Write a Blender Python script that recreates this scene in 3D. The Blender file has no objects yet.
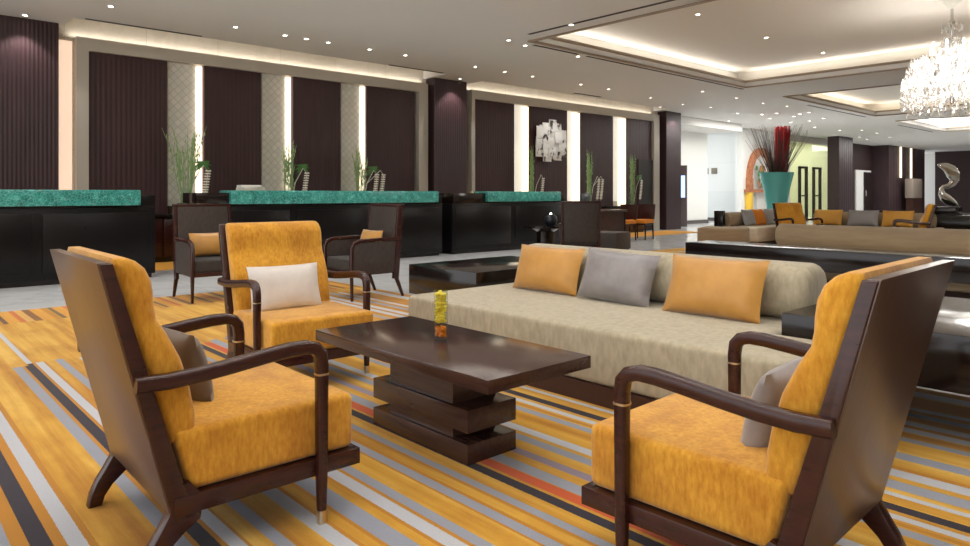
import bpy, bmesh, math, random
from mathutils import Vector, Matrix
R = math.radians
rnd = random.Random(7)
SC = bpy.context.scene
COL = SC.collection

# ------------------------------------------------------------------ materials
def lin(c):
    def f(v):
        v /= 255.0
        return v/12.92 if v <= .04045 else ((v+.055)/1.055)**2.4
    return (f(c[0]), f(c[1]), f(c[2]), 1)

class NT:
    def __init__(s, name):
        s.m = bpy.data.materials.new(name); s.m.use_nodes = True
        s.t = s.m.node_tree; s.b = s.t.nodes['Principled BSDF']; s.o = s.t.nodes['Material Output']
    def n(s, kind, **kw):
        x = s.t.nodes.new(kind)
        for k, v in kw.items(): setattr(x, k, v)
        return x
    def l(s, a, b): s.t.links.new(a, b)
    def coord(s, scale=(1, 1, 1), rot=(0, 0, 0), loc=(0, 0, 0)):
        c = s.n('ShaderNodeTexCoord'); m = s.n('ShaderNodeMapping')
        m.inputs['Scale'].default_value = scale; m.inputs['Rotation'].default_value = rot; m.inputs['Location'].default_value = loc
        s.l(c.outputs['Object'], m.inputs['Vector']); return m.outputs['Vector']
    def noise(s, vec, scale=5, detail=3, rough=.5):
        x = s.n('ShaderNodeTexNoise'); x.inputs['Scale'].default_value = scale
        x.inputs['Detail'].default_value = detail; x.inputs['Roughness'].default_value = rough
        s.l(vec, x.inputs['Vector']); return x.outputs['Fac']
    def ramp(s, fac, stops, interp='LINEAR'):
        x = s.n('ShaderNodeValToRGB'); e = x.color_ramp; e.interpolation = interp
        while len(e.elements) < len(stops): e.elements.new(0.5)
        for el, (p, c) in zip(e.elements, stops): el.position = p; el.color = c
        s.l(fac, x.inputs['Fac']); return x
    def mix(s, fac, a, b, mode='MIX'):
        x = s.n('ShaderNodeMix', data_type='RGBA', blend_type=mode)
        for sock, v in ((x.inputs[0], fac), (x.inputs[6], a), (x.inputs[7], b)):
            if hasattr(v, 'links'): s.l(v, sock)
            else: sock.default_value = v
        return x.outputs[2]
    def math(s, op, a, b=0.0):
        x = s.n('ShaderNodeMath', operation=op)
        for sock, v in ((x.inputs[0], a), (x.inputs[1], b)):
            if hasattr(v, 'links'): s.l(v, sock)
            else: sock.default_value = v
        return x.outputs[0]
    def bump(s, h, strength=.3, dist=.01):
        x = s.n('ShaderNodeBump'); x.inputs['Strength'].default_value = strength; x.inputs['Distance'].default_value = dist
        s.l(h, x.inputs['Height']); s.l(x.outputs['Normal'], s.b.inputs['Normal'])
    def set(s, **kw):
        for k, v in kw.items(): s.b.inputs[k].default_value = v

def plain(name, c, rough=.5, metal=0., **kw):
    t = NT(name); t.set(**{'Base Color': lin(c), 'Roughness': rough, 'Metallic': metal})
    for k, v in kw.items(): t.b.inputs[k.replace('_', ' ')].default_value = v
    # a faint procedural unevenness of the gloss
    f = t.noise(t.coord((3, 3, 3)), 4, 2)
    r = t.ramp(f, [(0, (max(0, rough-.05),)*3+(1,)), (1, (min(1, rough+.05),)*3+(1,))])
    t.l(r.outputs['Color'], t.b.inputs['Roughness'])
    return t.m

def two_tone(name, c1, c2, scale, rough, stretch=(1, 1, 1), bump=0, sheen=0, detail=3, spec=.5, lo=.3, hi=.7, bd=.004):
    t = NT(name); v = t.coord(stretch); f = t.noise(v, scale, detail, .6)
    r = t.ramp(f, [(lo, lin(c1)), (hi, lin(c2))]); t.l(r.outputs['Color'], t.b.inputs['Base Color'])
    t.set(**{'Roughness': rough, 'Sheen Weight': sheen, 'Sheen Roughness': .5, 'Specular IOR Level': spec})
    if bump: t.bump(f, bump, bd)
    return t.m

def emit(name, c, strength):
    t = NT(name); t.set(**{'Base Color': lin(c), 'Emission Color': lin(c), 'Emission Strength': strength}); return t.m

def fluted(name, c1, c2, period, rough, axis=0, amp=.5):
    t = NT(name); sc = [0, 0, 0]; sc[axis] = 1
    v = t.coord((1, 1, 1)); sep = t.n('ShaderNodeSeparateXYZ'); t.l(v, sep.inputs[0])
    s = t.math('SINE', t.math('MULTIPLY', sep.outputs[axis], 2*math.pi/period))
    f = t.noise(t.coord((6, 6, .5)), 3, 3)
    r = t.ramp(f, [(.3, lin(c1)), (.7, lin(c2))]); t.l(r.outputs['Color'], t.b.inputs['Base Color'])
    t.set(**{'Roughness': rough}); t.bump(s, amp, .01); return t.m

def tiles(name, c1, c2, grout, w, h, rough, rot=(0, 0, 0), veins=None, bumpy=0, offset=0., mortar=.004):
    t = NT(name); v = t.coord((1, 1, 1), rot); b = t.n('ShaderNodeTexBrick', offset=offset, squash=1.0)
    b.inputs['Scale'].default_value = 1; b.inputs['Brick Width'].default_value = w; b.inputs['Row Height'].default_value = h
    b.inputs['Mortar Size'].default_value = mortar; b.inputs['Color1'].default_value = lin(c1); b.inputs['Color2'].default_value = lin(c2)
    b.inputs['Mortar'].default_value = lin(grout); t.l(v, b.inputs['Vector']); c = b.outputs['Color']
    if veins:
        f = t.noise(t.coord((1, 1, 1), (.3, .2, .5)), 1.3, 8, .65)
        rr = t.ramp(f, [(.44, (0, 0, 0, 1)), (.5, (1, 1, 1, 1)), (.56, (0, 0, 0, 1))])
        c = t.mix(t.math('MULTIPLY', rr.outputs['Color'], .25), c, lin(veins))
    t.l(c, t.b.inputs['Base Color']); t.set(**{'Roughness': rough})
    if bumpy: t.bump(b.outputs['Fac'], -bumpy, .003)
    return t.m

M = {}
def chenille():
    t = NT('orange chenille'); f = t.noise(t.coord((3, 3, 1)), 26, 5, .6); g = t.noise(t.coord((1, 1, 1)), 5.5, 3, .65)
    c = t.ramp(f, [(.3, lin((190, 129, 28))), (.7, lin((220, 165, 58)))]).outputs['Color']
    nap = t.ramp(g, [(.36, (.80, .72, .62, 1)), (.56, (1, 1, 1, 1))]).outputs['Color']
    t.l(t.mix(1., c, nap, 'MULTIPLY'), t.b.inputs['Base Color']); t.set(**{'Roughness': .85, 'Sheen Weight': .3, 'Specular IOR Level': .2}); t.bump(f, .25, .004); return t.m
M['chenille'] = chenille()
M['wood'] = two_tone('dark stained wood', (46, 20, 17), (60, 28, 23), 5, .27, (2, 2, 12), 0, 0, 4)
M['boardwood'] = two_tone('dark stained board', (74, 54, 46), (88, 66, 56), 5, .28, (9, 9, 1), 0, 0, 4, .9)
M['tablewood'] = two_tone('espresso table wood', (56, 37, 33), (70, 48, 42), 4, .19, (14, 1, 14), 0, 0, 4)
M['brass'] = plain('brushed brass', (206, 192, 166), .3, 1)
M['linen'] = two_tone('beige woven velvet', (160, 150, 126), (186, 176, 152), 34, .85, (1, 1, .4), .25, .25, 5, .2)
M['linen_far'] = two_tone('tan upholstery', (150, 130, 104), (166, 146, 118), 8, .85, (.3, .3, 3), .1, .2, 3, .2)
M['cream'] = two_tone('pale upholstery with floor reflection', (222, 208, 184), (234, 222, 200), 8, .85, (.3, .3, 3), .1, .2, 3, .2)  # pale tone stands in for a bright floor reflection
M['gold'] = two_tone('gold satin', (178, 126, 50), (198, 145, 66), 6, .38, (1, 1, 1), .08, .3)
M['goldfar'] = plain('gold cushion cloth', (214, 160, 66), .6)
M['silver'] = two_tone('silver satin', (120, 115, 116), (146, 141, 141), 6, .34, (1, 1, 1), .25, .3)
M['pearl'] = two_tone('pearl grey satin', (205, 198, 192), (222, 216, 210), 6, .45, (1, 1, 1), .1, .3)
M['taupe'] = two_tone('taupe satin', (86, 74, 66), (106, 93, 84), 6, .45, (1, 1, 1), .1, .3)
M['greycl'] = plain('grey cushion cloth', (150, 150, 152), .6)
M['black'] = plain('black lacquer', (26, 18, 16), .14)
M['blackgloss'] = plain('black polished stone', (15, 13, 14), .3, Specular_IOR_Level=.22)
M['darkbrown'] = plain('dark brown plinth', (62, 34, 26), .35)
M['wicker'] = two_tone('dark woven cane', (46, 38, 35), (66, 57, 52), 60, .6, (1, 1, .3), .3, 0, 2)
M['darkfab'] = two_tone('charcoal cloth', (48, 43, 41), (60, 55, 53), 30, .8, (1, 1, 1), .2)
M['oranged'] = plain('orange seat cloth', (214, 128, 30), .8)
M['ceil'] = plain('ceiling paint', (222, 220, 216), .7)
M['coffer'] = plain('coffer paint', (226, 220, 210), .7)
M['taupepaint'] = plain('taupe ceiling trim', (150, 132, 112), .5)
M['slot'] = plain('dark slot', (52, 46, 42), .7)
M['marblewall'] = tiles('cream marble cladding', (206, 200, 188), (214, 208, 198), (180, 174, 164), 1.2, .6, .25, (R(90), 0, 0), (180, 172, 160))
M['greyframe'] = plain('grey marble frame', (186, 180, 168), .3)
M['panel'] = fluted('fluted dark panel', (56, 32, 34), (66, 39, 41), .075, .42, 0, .16)
M['pillar'] = fluted('fluted dark pillar', (52, 32, 35), (60, 38, 42), .055, .42, 0, .3)
M['whitewall'] = plain('white wall paint', (226, 226, 222), .6)
M['whitetile'] = tiles('white stone wall tiles', (214, 220, 220), (222, 226, 226), (196, 202, 202), 1.2, .5, .3, (R(90), 0, R(90)))
M['floor'] = tiles('polished pale marble floor', (214, 216, 218), (222, 223, 224), (190, 192, 194), 1.0, 1.0, .12, (0, 0, 0), (165, 166, 168))
M['strip'] = emit('warm light strip', (255, 236, 212), 1.9)
M['strip2'] = emit('warm light strip far', (255, 236, 206), 1.5)
M['strip3'] = emit('soft warm light panel', (255, 224, 196), .75)
M['whitepanel'] = emit('white panel with painted glow', (240, 234, 220), .62)  # emission imitates the light that the neighbouring strips throw on these panels
M['lens'] = emit('downlight lens', (255, 244, 228), 25)
M['lens_dim'] = emit('downlight lens far', (255, 250, 242), 22)
M['white_ring'] = plain('white metal ring', (214, 210, 204), .4)
M['silver_tile'] = two_tone('mottled silver leaf', (58, 54, 56), (232, 232, 230), 4.5, .35, (1, 1, .6), 0, 0, 3, .5, .38, .43)
M['screen'] = emit('lit screen', (176, 206, 255), 1.6)
M['steel'] = plain('polished steel', (214, 212, 208), .12, 1)
M['leaf'] = two_tone('green leaf', (52, 104, 44), (88, 142, 70), 12, .45)
M['stemgreen'] = two_tone('pale green stem', (134, 172, 108), (170, 200, 142), 12, .5)
M['orchid'] = plain('cream blossom', (240, 240, 228), .6)
M['yellow'] = two_tone('yellow petals', (236, 200, 30), (250, 226, 90), 30, .5)
M['amber'] = plain('amber beads', (226, 120, 10), .2)
M['monitor'] = plain('dark plastic', (26, 30, 40), .3)
M['paper'] = plain('white paper', (226, 220, 212), .7)
M['book2'] = plain('cream paper', (206, 190, 176), .7)
M['red'] = plain('red lacquered twig', (150, 20, 26), .4)
M['twig'] = plain('dark twig', (70, 56, 48), .7)
M['terra'] = two_tone('terracotta', (150, 84, 52), (190, 130, 92), 10, .6)
M['ochre'] = plain('ochre paint', (226, 184, 60), .6)
M['yellowglow'] = plain('pale yellow wall', (232, 230, 200), .6)
M['darkwall'] = fluted('dark fluted wall', (56, 38, 42), (64, 46, 50), .25, .45, 0, .5)
M['maroon'] = plain('dark maroon wall', (48, 26, 26), .5)
M['doordark'] = plain('dark door leaf', (36, 24, 24), .35)
M['skirt'] = plain('dark grey skirting', (84, 80, 78), .4)
M['sign'] = plain('bronze sign plate', (128, 120, 108), .35, .6)

def glass(name, c, rough=.0, ior=1.45):
    t = NT(name); t.set(**{'Base Color': lin(c), 'Roughness': rough, 'Transmission Weight': 1., 'IOR': ior}); return t.m
M['glass'] = glass('clear glass', (250, 252, 250))

def thin_glass(name, c, tint=.85):
    t = NT(name); t.t.nodes.remove(t.b)
    tr = t.n('ShaderNodeBsdfTransparent'); tr.inputs['Color'].default_value = lin(c)
    gl = t.n('ShaderNodeBsdfGlossy'); gl.inputs['Roughness'].default_value = .03
    lw = t.n('ShaderNodeLayerWeight'); lw.inputs['Blend'].default_value = .5; frv = t.math('ADD', t.math('MULTIPLY', t.math('POWER', lw.outputs['Facing'], 5.), .5), .03)
    mx = t.n('ShaderNodeMixShader'); t.l(frv, mx.inputs[0]); t.l(tr.outputs[0], mx.inputs[1]); t.l(gl.outputs[0], mx.inputs[2])
    t.l(mx.outputs[0], t.o.inputs['Surface']); return t.m
M['pane'] = thin_glass('thin clear pane', (246, 250, 247))
M['tealglass'] = NT('teal vase glass').m
_t = M['tealglass'].node_tree.nodes['Principled BSDF']
_t.inputs['Base Color'].default_value = lin((96, 186, 178)); _t.inputs['Roughness'].default_value = .12; _t.inputs['Transmission Weight'].default_value = .35

def crackle():
    t = NT('teal crackled glass'); v = t.coord((1, 1, 1))
    vo = t.n('ShaderNodeTexVoronoi', feature='DISTANCE_TO_EDGE'); vo.inputs['Scale'].default_value = 26; t.l(v, vo.inputs['Vector'])
    f = t.noise(v, 9, 5, .7)
    r = t.ramp(f, [(.3, lin((22, 92, 86))), (.55, lin((46, 132, 122))), (.75, lin((104, 184, 172)))])
    e = t.ramp(vo.outputs['Distance'], [(0, (1, 1, 1, 1)), (.06, (0, 0, 0, 1))])
    c = t.mix(t.math('MULTIPLY', e.outputs['Color'], .3), r.outputs['Color'], lin((180, 226, 216)))
    t.l(c, t.b.inputs['Base Color']); t.set(Roughness=.18); t.bump(f, .3, .01)
    # faint glow put into the counter glass colour; no lamp inside
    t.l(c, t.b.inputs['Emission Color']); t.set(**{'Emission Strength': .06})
    return t.m
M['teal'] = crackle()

def mosaic():
    t = NT('pearl mosaic'); v = t.coord((1, 1, 1), (R(90), 0, R(45)))
    b = t.n('ShaderNodeTexBrick', offset=0.); b.inputs['Scale'].default_value = 1; b.inputs['Brick Width'].default_value = .1; b.inputs['Row Height'].default_value = .1
    b.inputs['Mortar Size'].default_value = .006; b.inputs['Color1'].default_value = lin((214, 213, 202)); b.inputs['Color2'].default_value = lin((228, 226, 215)); b.inputs['Mortar'].default_value = lin((196, 195, 186))
    t.l(v, b.inputs['Vector'])
    t.l(b.outputs['Color'], t.b.inputs['Base Color']); t.set(Roughness=.3); t.bump(b.outputs['Fac'], -.3, .004); return t.m
M['mosaic'] = mosaic()

def crystal():
    t = NT('cut crystal'); t.t.nodes.remove(t.b)
    tl = t.n('ShaderNodeBsdfTranslucent'); tl.inputs['Color'].default_value = (.95, .93, .9, 1)
    gl = t.n('ShaderNodeBsdfGlossy'); gl.inputs['Roughness'].default_value = .08; gl.inputs['Color'].default_value = (1, 1, 1, 1)
    tr = t.n('ShaderNodeBsdfTransparent')
    a = t.n('ShaderNodeMixShader'); a.inputs[0].default_value = .3; t.l(tl.outputs[0], a.inputs[1]); t.l(gl.outputs[0], a.inputs[2])
    b = t.n('ShaderNodeMixShader'); b.inputs[0].default_value = .15; t.l(a.outputs[0], b.inputs[1]); t.l(tr.outputs[0], b.inputs[2])
    t.l(b.outputs[0], t.o.inputs['Surface']); return t.m
M['crystal'] = crystal()
M['bulb'] = emit('candle bulb', (255, 251, 244), 8)

def carpet(name, stripes, ylim, border):
    t = NT(name)
    c = t.n('ShaderNodeTexCoord'); sep = t.n('ShaderNodeSeparateXYZ'); t.l(c.outputs['Object'], sep.inputs[0])
    X, Y = sep.outputs[0], sep.outputs[1]
    wob = t.noise(t.coord((1, 1, 1)), 140, 1)
    Xw = t.math('ADD', X, t.math('MULTIPLY', t.math('SUBTRACT', wob, .5), .006))
    f1 = t.noise(t.coord((7, .35, 1)), 1.6, 4, .6); f2 = t.noise(t.coord((2.2, 1.3, 1), loc=(3, 1, 0)), 1.4, 4, .65)
    g = t.ramp(f1, [(.32, lin((180, 122, 32))), (.5, lin((208, 156, 52))), (.68, lin((226, 182, 84)))]).outputs['Color']
    g2 = t.ramp(f2, [(.35, (.84, .78, .68, 1)), (.55, (1, 1, 1, 1))]).outputs['Color']
    base = t.mix(1.0, g, g2, 'MULTIPLY')
    cl = {'g': (148, 152, 164), 'w': (188, 191, 198), 'n': (50, 44, 54), 'r': (198, 88, 46), 'p': (142, 130, 146), 'o': (184, 126, 36)}
    stops = []
    for i, (a, b, k) in enumerate(stripes):
        stops.append((a, lin(cl[k])))
        nxt = stripes[i+1][0] if i+1 < len(stripes) else 1e9
        if nxt - b > 1e-4: stops.append((b, None))
    res = None; X0, X1 = stripes[0][0]-.1, stripes[-1][1]+.1
    chunks = []; cur = []
    for s in stops:
        cur.append(s)
        if len(cur) >= 28 and s[1] is None: chunks.append(cur); cur = []
    if cur: chunks.append(cur)
    col, alpha = None, None
    for ch in chunks:
        lo, hi = ch[0][0]-.01, ch[-1][0]+.01
        fac = t.math('DIVIDE', t.math('SUBTRACT', Xw, lo), hi-lo)
        st = [(0, (0, 0, 0, 0))]+[((p-lo)/(hi-lo), (q if q else (0, 0, 0, 0))) for p, q in ch]
        r = t.ramp(fac, st, 'CONSTANT')
        if col is None: col, alpha = r.outputs['Color'], r.outputs['Alpha']
        else:
            k = t.math('GREATER_THAN', Xw, lo); col = t.mix(k, col, r.outputs['Color'])
            x = t.n('ShaderNodeMix', data_type='FLOAT'); t.l(k, x.inputs[0]); t.l(alpha, x.inputs[2]); t.l(r.outputs['Alpha'], x.inputs[3]); alpha = x.outputs[0]
    # where along Y the stripes stop
    jit = t.math('MULTIPLY', t.math('SINE', t.math('MULTIPLY', t.math('FLOOR', t.math('MULTIPLY', t.math('ADD', X, .04), 7.)), 37.)), .12)
    far = t.math('ADD', jit, t.math('ADD', ylim[0], t.math('MULTIPLY', t.math('GREATER_THAN', X, ylim[1]), ylim[2]-ylim[0])))
    alpha = t.math('MULTIPLY', alpha, t.math('LESS_THAN', Y, far))
    out = t.mix(alpha, base, col)
    if border:
        s = t.math('FRACT', t.math('MULTIPLY', X, 2.3)); rb = t.ramp(s, [(0, lin(cl['o'])), (.12, lin(cl['n'])), (.2, lin((214, 150, 50))), (.4, lin(cl['r'])), (.5, lin((216, 170, 90))), (.64, lin((110, 60, 40))), (.78, lin((214, 150, 50)))], 'CONSTANT')
        out = t.mix(t.math('MULTIPLY', t.math('GREATER_THAN', Y, border), .75), out, rb.outputs['Color'])
        thin = t.math('MULTIPLY', t.math('LESS_THAN', t.math('ABSOLUTE', t.math('SUBTRACT', X, .83)), .016), t.math('MULTIPLY', t.math('GREATER_THAN', Y, 5.3), t.math('LESS_THAN', Y, 6.8)))
        out = t.mix(thin, out, lin(cl['w']))
    pile = t.noise(t.coord((1, 1, 1)), 220, 2); pr = t.ramp(pile, [(.3, (.82, .82, .82, 1)), (.7, (1.0, 1.0, 1.0, 1))]).outputs['Color']
    out = t.mix(1.0, out, pr, 'MULTIPLY')
    t.l(out, t.b.inputs['Base Color']); t.set(**{'Roughness': .95, 'Specular IOR Level': .1, 'Sheen Weight': .15}); t.bump(pile, .35, .004)
    return t.m
STR = [(.25, .355, 'g'), (.355, .40, 'o'), (.40, .456, 'n'), (.456, .485, 'o'), (.485, .536, 'w'), (.536, .56, 'o'), (.727, .777, 'g'), (.777, .79, 'o'), (.79, .842, 'n'), (.842, .857, 'o'), (.857, .903, 'w'), (.903, .915, 'o'), (.972, 1.015, 'g'),
       (1.10, 1.156, 'w'), (1.156, 1.175, 'o'), (1.215, 1.231, 'o'), (1.231, 1.303, 'g'), (1.34, 1.359, 'o'), (1.359, 1.411, 'w'), (1.411, 1.43, 'o'), (1.43, 1.475, 'g'), (1.578, 1.59, 'o'), (1.59, 1.635, 'g'), (1.635, 1.65, 'o'), (1.70, 1.715, 'o'), (1.715, 1.755, 'g'),
       (1.821, 1.873, 'n'), (1.888, 1.944, 'r'), (1.948, 2.015, 'g'), (2.072, 2.12, 'p'), (2.19, 2.25, 'g'), (2.276, 2.332, 'w'), (2.494, 2.544, 'g'), (2.55, 2.58, 'o'), (2.597, 2.633, 'w'), (2.661, 2.719, 'n'), (2.79, 2.823, 'w'), (2.863, 2.948, 'g'), (2.993, 3.07, 'w'), (3.07, 3.1, 'o'),
       (3.202, 3.283, 'g'), (3.442, 3.502, 'g'), (3.52, 3.57, 'o'), (3.587, 3.652, 'w'), (3.66, 3.70, 'o'), (3.70, 3.768, 'w'), (3.78, 3.85, 'o'), (3.856, 3.916, 'g'), (3.93, 3.96, 'o'), (3.968, 4.022, 'w'), (4.04, 4.23, 'o'), (4.251, 4.357, 'w'), (4.357, 4.6, 'o')]
M['carpet'] = carpet('striped gold carpet', STR, (5.2, 2.7, 6.9), 7.05)
STR2 = []
_x = 7.0
_k = 0
while _x < 20:
    w_ = .05+.05*rnd.random(); STR2.append((_x, _x+w_, 'gwgngrwp'[_k % 8])); _x += w_+.05+.16*rnd.random(); _k += 1
M['carpet2'] = carpet('striped gold carpet far', STR2, (7.4, 8, 7.4), 0)

# ------------------------------------------------------------------ mesh helpers
class MB:
    def __init__(s): s.bm = bmesh.new()
    def box(s, x0, x1, y0, y1, z0, z1, bevel=0, seg=2):
        r = bmesh.ops.create_cube(s.bm, size=1); v = r['verts']
        bmesh.ops.scale(s.bm, vec=(x1-x0, y1-y0, z1-z0), verts=v)
        bmesh.ops.translate(s.bm, vec=((x0+x1)/2, (y0+y1)/2, (z0+z1)/2), verts=v)
        if bevel:
            e = list({e for w in v for e in w.link_edges})
            bmesh.ops.bevel(s.bm, geom=e, offset=bevel, segments=seg, profile=.5, affect='EDGES', clamp_overlap=True)
        return s
    def prism(s, pts, y0, y1, bevel=0, seg=2, axis='Y'):
        n = len(pts)
        def P(a, b, t):
            return (a, t, b) if axis == 'Y' else ((t, a, b) if axis == 'X' else (a, b, t))
        A = [s.bm.verts.new(P(a, b, y0)) for a, b in pts]; B = [s.bm.verts.new(P(a, b, y1)) for a, b in pts]
        fs = [s.bm.faces.new(A), s.bm.faces.new(B[::-1])]
        for i in range(n):
            j = (i+1) % n; fs.append(s.bm.faces.new((A[i], B[i], B[j], A[j])))
        bmesh.ops.recalc_face_normals(s.bm, faces=fs)
        if bevel:
            e = list({e for f in fs[:2] for e in f.edges})
            bmesh.ops.bevel(s.bm, geom=e, offset=bevel, segments=seg, profile=.5, affect='EDGES', clamp_overlap=True)
        return s
    def tube(s, path, rad, n=10, sq=0, cap=True):
        """sweep an n-gon (or rounded square when sq) along a path; rad a number, (rx, ry) or list"""
        path = [Vector(p) for p in path]; N = len(path); rings = []
        up0 = None
        for i, p in enumerate(path):
            d = (path[min(i+1, N-1)]-path[max(i-1, 0)]).normalized()
            if up0 is None:
                up0 = Vector((0, 1, 0)) if abs(d.y) < .9 else Vector((1, 0, 0))
            u = (up0-d*up0.dot(d)).normalized(); w = d.cross(u); up0 = u
            r = rad[i] if isinstance(rad, list) else rad
            ra, rb = r if isinstance(r, tuple) else (r, r)
            ring = []
            for k in range(n):
                a = 2*math.pi*(k+.5)/n; ca, sa = math.cos(a), math.sin(a)
                if sq:
                    ca = math.copysign(abs(ca)**sq, ca); sa = math.copysign(abs(sa)**sq, sa)
                ring.append(s.bm.verts.new(p+u*ca*ra+w*sa*rb))
            rings.append(ring)
        for a, b in zip(rings, rings[1:]):
            for k in range(n):
                j = (k+1) % n; s.bm.faces.new((a[k], a[j], b[j], b[k]))
        if cap: s.bm.faces.new(rings[0][::-1]); s.bm.faces.new(rings[-1])
        return s
    def lathe(s, prof, n=24, c=(0, 0, 0), closed=False):
        rings = []
        for r, z in prof:
            if r < 1e-5: rings.append([s.bm.verts.new((c[0], c[1], c[2]+z))])
            else: rings.append([s.bm.verts.new((c[0]+r*math.cos(2*math.pi*k/n), c[1]+r*math.sin(2*math.pi*k/n), c[2]+z)) for k in range(n)])
        pr = list(zip(rings, rings[1:]))
        if closed: pr.append((rings[-1], rings[0]))
        for a, b in pr:
            for k in range(n):
                j = (k+1) % n
                if len(a) == 1 and len(b) == 1: continue
                if len(a) == 1: s.bm.faces.new((a[0], b[j], b[k]))
                elif len(b) == 1: s.bm.faces.new((a[k], a[j], b[0]))
                else: s.bm.faces.new((a[k], a[j], b[j], b[k]))
        return s
    def blob(s, c, r, sub=1, sc=(1, 1, 1), jit=0):
        q = bmesh.ops.create_icosphere(s.bm, subdivisions=sub, radius=r)
        for v in q['verts']:
            v.co = Vector((v.co.x*sc[0], v.co.y*sc[1], v.co.z*sc[2]))*(1+jit*(rnd.random()-.5))+Vector(c)
        return s
    def pillow(s, w, h, t, n=14, pinch=.05):
        """flat pillow in the XZ plane of thickness t (along Y)"""
        g = {}
        for side in (1, -1):
            for i in range(n+1):
                for j in range(n+1):
                    u, v = 2*i/n-1, 2*j/n-1
                    edge = i in (0, n) or j in (0, n)
                    if edge and side == -1: g[(side, i, j)] = g[(1, i, j)]; continue
                    x = w/2*u*(1-pinch*(1-v*v)); z = h/2*v*(1-pinch*(1-u*u))
                    th = t/2*((1-abs(u)**2.6)*(1-abs(v)**2.6))**.55
                    g[(side, i, j)] = s.bm.verts.new((x, side*th, z))
        for side in (1, -1):
            for i in range(n):
                for j in range(n):
                    q = [g[(side, i, j)], g[(side, i+1, j)], g[(side, i+1, j+1)], g[(side, i, j+1)]]
                    s.bm.faces.new(q if side == -1 else q[::-1])
        return s
    def xf(s, m):
        bmesh.ops.transform(s.bm, matrix=m, verts=s.bm.verts); return s
    def build(s, name, mat, parent=None, smooth=35, label=None):
        bmesh.ops.recalc_face_normals(s.bm, faces=s.bm.faces)
        me = bpy.data.meshes.new(name); s.bm.to_mesh(me); s.bm.free()
        me.materials.append(mat if not isinstance(mat, str) else M[mat])
        if smooth:
            for p in me.polygons: p.use_smooth = True
            me.set_sharp_from_angle(angle=R(smooth))
        o = bpy.data.objects.new(name, me); COL.objects.link(o)
        if parent: o.parent = parent
        if label: o['label'] = label
        return o

def tag(o, label, cat, group=None, kind=None):
    o['label'] = label; o['category'] = cat
    if group: o['group'] = group
    if kind: o['kind'] = kind
    return o
def thing(name, label, cat, loc=(0, 0, 0), rz=0, group=None):
    o = bpy.data.objects.new(name, None); COL.objects.link(o); o.empty_display_size = .1
    o.location = loc; o.rotation_euler = (0, 0, rz); return tag(o, label, cat, group)
def struct(o): o['kind'] = 'structure'; return o
def dup(root, loc, rz, label, group=None):
    def cp(o, par):
        c = o.copy(); COL.objects.link(c)
        if par is not None: c.parent = par
        for k in [x for x in ALL() if x.parent == o]: cp(k, c)
        return c
    snapshot = list(COL.objects)
    def ALL(): return snapshot
    r = cp(root, None); r.location = loc; r.rotation_euler = (0, 0, rz); r['label'] = label
    if group: r['group'] = group
    return r

FZ = -.01          # marble floor level; carpet pile tops at 0
CZ = 3.7           # ceiling level
# ------------------------------------------------------------------ setting
f = struct(MB().box(-4, 52, -4, 17, FZ-.1, FZ).build('floor', 'floor', smooth=0))
tag(MB().box(-3.5, 4.46, -3, 7.8, FZ, 0, .003, 1).build('carpet', 'carpet'), 'gold carpet with grey, navy and red stripes under the armchairs around the coffee table', 'carpet', 'striped carpets')
tag(MB().box(7.2, 17.6, -3, 7.75, FZ, -.001, .003, 1).build('carpet', 'carpet2'), 'gold striped carpet under the sofas beyond the long black table', 'carpet', 'striped carpets')
tag(MB().box(.5, 18.3, 10.6, 11.78, FZ, -.001, .003, 1).build('carpet', plain('plain gold carpet', (206, 146, 50), .95)), 'plain gold carpet strip behind the reception desks', 'carpet')

# ceiling with coffers and coves
HOLES = {'K0': (-1.5, 5.0, -1.0, 5.6), 'K1': (8.45, 15.9, -2.1, 8.1), 'K2': (18.2, 24.9, -2.0, 8.15), 'K3': (27.2, 33.2, -2.0, 8.2), 'C1': (2.35, 9.42, 11.6, 12.5), 'C2': (10.62, 18.42, 11.75, 12.5)}  # K0 is an unseen coffer added to hold the fill light
xs = sorted({-4, 52}|{h[i] for h in HOLES.values() for i in (0, 1)}); ys = sorted({-4, 17}|{h[i] for h in HOLES.values() for i in (2, 3)})
cm = MB()
for xa, xb in zip(xs, xs[1:]):
    for ya, yb in zip(ys, ys[1:]):
        cx, cy = (xa+xb)/2, (ya+yb)/2
        if any(h[0] < cx < h[1] and h[2] < cy < h[3] for h in HOLES.values()): continue
        cm.box(xa, xb, ya, yb, CZ, CZ+.13)
ceil = struct(cm.build('ceiling', 'ceil', smooth=0))
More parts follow.
